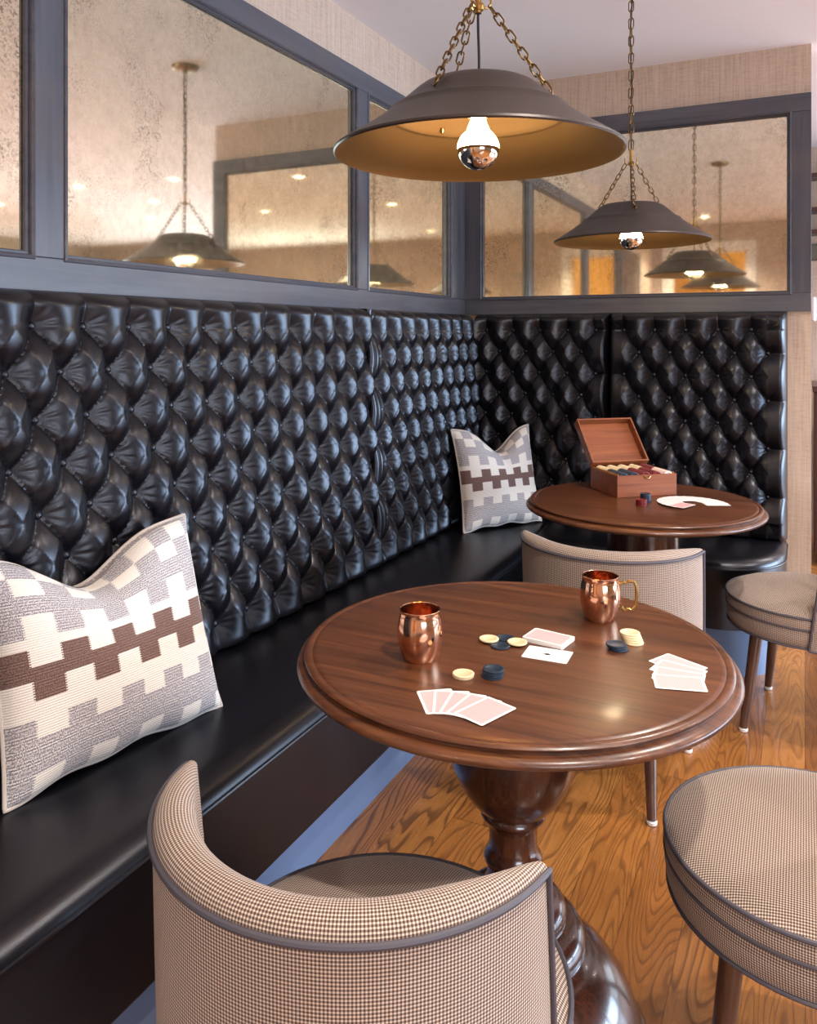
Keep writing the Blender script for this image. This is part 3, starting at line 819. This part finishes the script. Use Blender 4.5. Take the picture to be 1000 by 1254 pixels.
# ------------------------------------------------------------------ cards
CW, CL, CT = .0585, .083, .0003
def card_mesh(face):
    r = .0035; pts = []
    for cx, cy, a in ((CL/2-r, CW/2-r, 0), (-CL/2+r, CW/2-r, 90), (-CL/2+r, -CW/2+r, 180), (CL/2-r, -CW/2+r, 270)):
        for k in range(5): b = R_(a+90*k/4); pts.append((cx+r*math.cos(b), cy+r*math.sin(b)))
    n = len(pts); mb = MB()
    mb.v = [(x, y, 0) for x, y in pts]+[(x, y, CT) for x, y in pts]
    mb.f = [list(range(n))[::-1], list(range(n, 2*n))]+[(k, (k+1) % n, n+(k+1) % n, n+k) for k in range(n)]
    return mb
uvc = lambda co, n: (co.y/CW+.5, co.x/CL+.5)
def new_card(x, y, z, ang, label, group=None, face=False):
    global proto_back
    if face or proto_back is None:
        o = card_mesh(face).build('playing_card', M['cardw'] if face else M['cardb'], None, smooth=False, uvfn=uvc)
        if not face: proto_back = o
    else:
        o = proto_back.copy(); COL.objects.link(o)
        for k in ('label', 'group', 'category'):
            if k in o: del o[k]
    o.location = (x, y, z); o.rotation_euler = (0, 0, R_(ang))
    return tag(o, label, 'playing card', group)
proto_back = None
TZ = .7501
ordn = ['first', 'second', 'third', 'fourth', 'fifth', 'sixth', 'seventh', 'eighth', 'ninth', 'tenth', 'eleventh', 'twelfth', 'thirteenth', 'fourteenth', 'fifteenth', 'sixteenth', 'seventeenth', 'eighteenth']
names5 = ['leftmost', 'second from left', 'middle', 'second from right', 'rightmost']
for k in range(5):
    f_ = k/4
    new_card(-.524+.079*f_, 1.192-.003*f_+.006*math.sin(PI*f_), TZ+k*.00045, 126-56*f_,
             'pink backed card, %s of the five fanned at the table front' % names5[k], 'hand of cards at the table front')
n4 = ['rearmost', 'second from the rear', 'second from the front', 'frontmost']
for k in range(4):
    f_ = k/3
    new_card(-.202+.013*f_, 1.508-.081*f_, TZ+k*.00045, -27+42*f_,
             'pink backed card, %s of the four fanned at the table right' % n4[k], 'hand of cards at the table right')
for k in range(24):
    lab = 'pink backed card topmost on the squared draw pile' if k == 23 else 'playing card within the squared draw pile beneath its top card, front table'
    new_card(-.440+random.uniform(-.0006, .0006), 1.5185+random.uniform(-.0006, .0006), TZ+k*(CT+.00001), -9+random.uniform(-.6, .6), lab, 'draw pile on the front table')
fc = new_card(-.4225, 1.4515, TZ, 2.5, 'white playing card lying face up with one spade, before the draw pile', None, True)
sp = MB(); pts = []
for k in range(24):
    b = 2*PI*k/24
    # spade outline
    x_ = math.sin(b)*.0042*(1-.25*math.cos(b)); y_ = math.cos(b)*.0050
    pts.append((y_+.0005, x_))
sp.v = [(a, b, CT+.00012) for a, b in pts]; sp.f = [list(range(24))[::-1]]
sp.v += [(-.0025, -.0008, CT+.00012), (-.0070, -.0022, CT+.00012), (-.0070, .0022, CT+.00012), (-.0025, .0008, CT+.00012)]; sp.f.append([24, 25, 26, 27])
sp.build('spade_pip', M['ink'], fc, smooth=False)
pv = (-.345, 2.957)
for k in range(17):
    a = 26+222*k/16
    lab = 'pink backed playing card at the front end of the ring shaped spread, back table' if k == 16 else 'white card %s from the right tip of the ring shaped spread on the back table' % ordn[k]
    new_card(pv[0]+.077*math.cos(R_(a)), pv[1]+.077*math.sin(R_(a)), TZ+k*.0004, a, lab, 'ring of cards on the back table', k < 16)

# ------------------------------------------------------------------ chips
CH_T = .0033
def chip_proto(name, m):
    r = .0185
    return MB().lathe([(0, .0), (.0172, .0), (r, .0006), (r, CH_T-.0006), (.0172, CH_T), (.0140, CH_T), (.0137, CH_T-.0003), (0, CH_T-.0003)], 36).build('poker_chip', m, None, angle=50)
PR = {}
def chip(col, x, y, z, label, group=None, rot=(0, 0, 0)):
    if col not in PR:
        o = chip_proto('poker_chip', M[col]); PR[col] = o
    else:
        o = PR[col].copy(); COL.objects.link(o)
        for k in ('label', 'group', 'category'):
            if k in o: del o[k]
    o.location = (x, y, z); o.rotation_euler = rot
    return tag(o, label, 'poker chip', group)
G1 = 'loose chips beside the draw pile'
chip('navy', -.5168, 1.4905, TZ, 'dark navy chip lying flat, the farther one between two cream chips', G1)
chip('navy', -.5125, 1.4500, TZ, 'dark navy chip lying flat, the nearer one between two cream chips', G1)
chip('cream', -.5405, 1.4650, TZ+CH_T+.0001, 'cream chip overlapping dark chips, on the left of the loose four', G1)
chip('cream', -.4870, 1.4730, TZ+CH_T+.0001, 'cream chip overlapping dark chips, right one of the loose four beside the draw pile', G1)
for k in range(2):
    chip('cream', -.5253+.001*k, 1.2965-.001*k, TZ+k*(CH_T+.0001), '%s cream chip of the pair before the left copper mug' % ('lower', 'upper')[k], 'two cream chips near the front fan')
for k in range(4):
    chip('navy', -.4800+.0012*(k % 2), 1.3175+.001*k, TZ+k*(CH_T+.0001), 'dark navy chip, %s in the stack behind the five fanned cards' % ('lowest', 'second from bottom', 'third from bottom', 'topmost')[k], 'navy stack near the front fan')
for k in range(5):
    chip('cream', -.2915-.0022*k, 1.5775+.0022*k, TZ+k*(CH_T+.0001), 'cream chip, %s in the leaning stack beside the handled mug' % ('lowest', 'second from bottom', 'middle', 'second from top', 'topmost')[k], 'leaning cream stack')
for k in range(3):
    chip('navy', -.3110-.0025*k, 1.5330+.0005*k, TZ+k*(CH_T+.0001), 'dark navy chip, %s in the stack before the leaning cream stack' % ('lowest', 'middle', 'topmost')[k], 'navy stack by the handled mug')
for k in range(6):
    chip('red', -.5030+.0006*((k*7) % 3), 2.858+.0005*((k*5) % 3), TZ+k*(CH_T+.0001), 'dark red chip, %s from the bottom of the red stack before the wooden box' % ordn[k], 'red stack on the back table')
for k in range(9):
    chip('navy', -.4990+.0006*((k*5) % 3), 2.915+.0005*((k*7) % 3), TZ+k*(CH_T+.0001), 'dark navy chip, %s from the bottom of the tall stack before the wooden box' % ordn[k], 'navy stack on the back table')

# ------------------------------------------------------------------ chip box
BW, BD, BH, BT = .238, .205, .078, .007
ang = math.atan2(3.0969-2.9432, -.4199+.6011)
bxo = thing('chip_box', 'open reddish wood box full of poker chips on the back table', 'box', (-.6011, 2.9432, .7502), ang)
b = MB()
b.box(0, BW, 0, BT, 0, BH, .0012).box(0, BW, BD-BT, BD, 0, BH, .0012).box(0, BT, BT, BD-BT, 0, BH, .0012).box(BW-BT, BW, BT, BD-BT, 0, BH, .0012).box(BT, BW-BT, BT, BD-BT, 0, .006)
b.build('body', M['box'], bxo, smooth=False)
LT = R_(42)
lid = MB(); Ml = Matrix.Translation((0, BD, BH)) @ Matrix.Rotation(LT, 4, 'X').inverted() if False else Matrix.Translation((0, BD+.001, BH+.001)) @ Matrix.Rotation(-LT, 4, 'X')
# open lid stands up from the hinge: local z = away from the hinge, local -y = inside
LD = .028
lid.box(0, BW, 0, .006, 0, BD, .0012, Ml).box(0, BW, -LD, 0, 0, .007, .0012, Ml).box(0, BW, -LD, 0, BD-.007, BD, .0012, Ml).box(0, .007, -LD, 0, .007, BD-.007, .0012, Ml).box(BW-.007, BW, -LD, 0, .007, BD-.007, .0012, Ml)
lo_ = lid.build('lid', M['box'], bxo, smooth=False)
hg = MB()
for xx in (.05, .17): hg.tube([(xx, BD+.003, BH), (xx+.025, BD+.003, BH)], .003, 10)
hg.build('hinge', M['brass'], bxo)
MB().tube([(BW*.5-.012, -.002, BH-.004), (BW*.5-.006, -.004, BH-.012), (BW*.5+.006, -.004, BH-.012), (BW*.5+.012, -.002, BH-.004)], .0018, 8).build('clasp', M['brass'], bxo)
tr = MB(); nc = 5; cw = (BW-2*BT)/nc
tr.box(BT, BW-BT, BT, BD-BT, .0062, .026)
for k in range(nc+1):
    xx = BT+cw*k
    tr.box(max(BT, xx-.002), min(BW-BT, xx+.002), BT, BD-BT, .026, BH-.010 if 0 < k < nc else BH+.004)
tr.build('tray', M['tray'], bxo, smooth=False)
Rz = Matrix.Rotation(ang, 4, 'Z'); base = Vector((-.6011, 2.9432, .7502))
step = .0046; per = int((BD-2*BT-.006)/step)
for ci in range(nc):
    for k in range(per):
        y_ = BT+.003+k*step
        fr_ = k/per
        if ci == 4: col = 'cwhite' if fr_ < .5 else 'red'
        elif ci in (0, 1): col = 'navy' if fr_ < .55 else 'cream'
        else: col = 'red' if fr_ < .6 else 'cream'
        p = base+Rz @ Vector((BT+cw*(ci+.5), y_, .0265+.0186+.023))
        lab = {'navy': 'dark navy chip standing on edge in the left front of the wooden box', 'cream': 'cream chip standing on edge in the rear of the wooden box',
               'red': 'dark red chip standing on edge in the right half of the wooden box', 'cwhite': 'pale pinkish white chip standing on edge at the right front of the wooden box'}[col]
        chip(col, *p, lab, {'navy': 'navy chips in the box', 'cream': 'cream chips in the box', 'red': 'red chips in the box', 'cwhite': 'white chips in the box'}[col], (PI/2, 0, ang+random.uniform(-.04, .04)))

# ------------------------------------------------------------------ ceiling lights
DL = [(.40, .82, 128), (.44, 2.35, 110), (1.39, 5.05, 120), (2.33, 4.95, 120), (2.3, 5.8, 90), (3.13, 6.63, 90), (3.77, 5.3, 100), (1.76, .97, 140), (1.9, 2.9, 140), (3.6, 2.4, 120), (-.95, -1.35, 110), (.9, -1.2, 70)]
dlp = None
for (x, y, e) in DL:
    if dlp is None:
        dlp = thing('ceiling_downlight', 'small round recessed downlight glowing in the white ceiling, seen in the mirrors', 'light', (x, y, HC), 0, 'recessed ceiling downlights')
        MB().lathe([(.040, -.001), (.043, -.006), (.060, -.005), (.062, -.001), (.062, .0)], 32).build('trim_ring', M['white'], dlp)
        MB().lathe([(0, -.003), (.040, -.003)], 32).build('lens', M['lens'], dlp)
    else: dup(dlp, (x, y, HC))
    l = bpy.data.lights.new('downlight_lamp', 'SPOT'); l.energy = e; l.color = (1, .92, .83); l.spot_size = R_(125); l.spot_blend = .55; l.shadow_soft_size = .035
    lo = bpy.data.objects.new('downlight_lamp', l); COL.objects.link(lo); lo.location = (x, y, HC-.02)
# lamp of the ochre room
l = bpy.data.lights.new('ochre_room_lamp', 'POINT'); l.energy = 70; l.color = (1, .80, .5); l.shadow_soft_size = .02
lo = bpy.data.objects.new('ochre_room_lamp', l); COL.objects.link(lo); lo.location = (.2, -3.3, 1.9)
# daylight at the windows
def area(name, loc, rot, sx, sy, e, col):
    l = bpy.data.lights.new(name, 'AREA'); l.shape = 'RECTANGLE'; l.size = sx; l.size_y = sy; l.energy = e; l.color = col
    o = bpy.data.objects.new(name, l); COL.objects.link(o); o.location = loc; o.rotation_euler = rot; return o
area('daylight_far_window', ((wx0+wx1)/2, YF-.03, (wz0+wz1)/2), (R_(-90), 0, 0), wx1-wx0-.1, wz1-wz0-.1, 90, (.80, .89, 1.0))
dr = area('daylight_right_window', (XR-.33, (vy0+vy1)/2, (wz0+wz1)/2), (0, R_(68), 0), wz1-wz0-.1, vy1-vy0-.1, 420, (.58, .77, 1.0)); dr.data.spread = R_(115)
area('daylight_front_window', (2.9, YN+.04, 1.30), (R_(90), 0, 0), 2.5, 1.0, 120, (.84, .91, 1.0))

w = bpy.data.worlds.new('World'); SC.world = w; w.use_nodes = True
bg = w.node_tree.nodes['Background']; bg.inputs[0].default_value = (.72, .84, 1.0, 1); bg.inputs[1].default_value = .7

# ------------------------------------------------------------------ camera
cam = bpy.data.cameras.new('camera'); co = bpy.data.objects.new('camera', cam); COL.objects.link(co)
co.location = (0, 0, CAMH); co.rotation_euler = (PI/2, 0, math.atan2(.4365, .8997))
cam.sensor_fit = 'HORIZONTAL'; cam.sensor_width = 36; cam.lens = 36.0; cam.shift_y = -.218; cam.clip_start = .02
SC.camera = co
SC.view_settings.view_transform = 'Standard'; SC.view_settings.look = 'None'; SC.view_settings.gamma = 1; SC.view_settings.use_curve_mapping = False
SC.view_settings.exposure = 0.12
SC.cycles.use_denoising = True
SC.cycles.max_bounces = 8; SC.cycles.diffuse_bounces = 4; SC.cycles.glossy_bounces = 5
SC.cycles.sample_clamp_indirect = 6
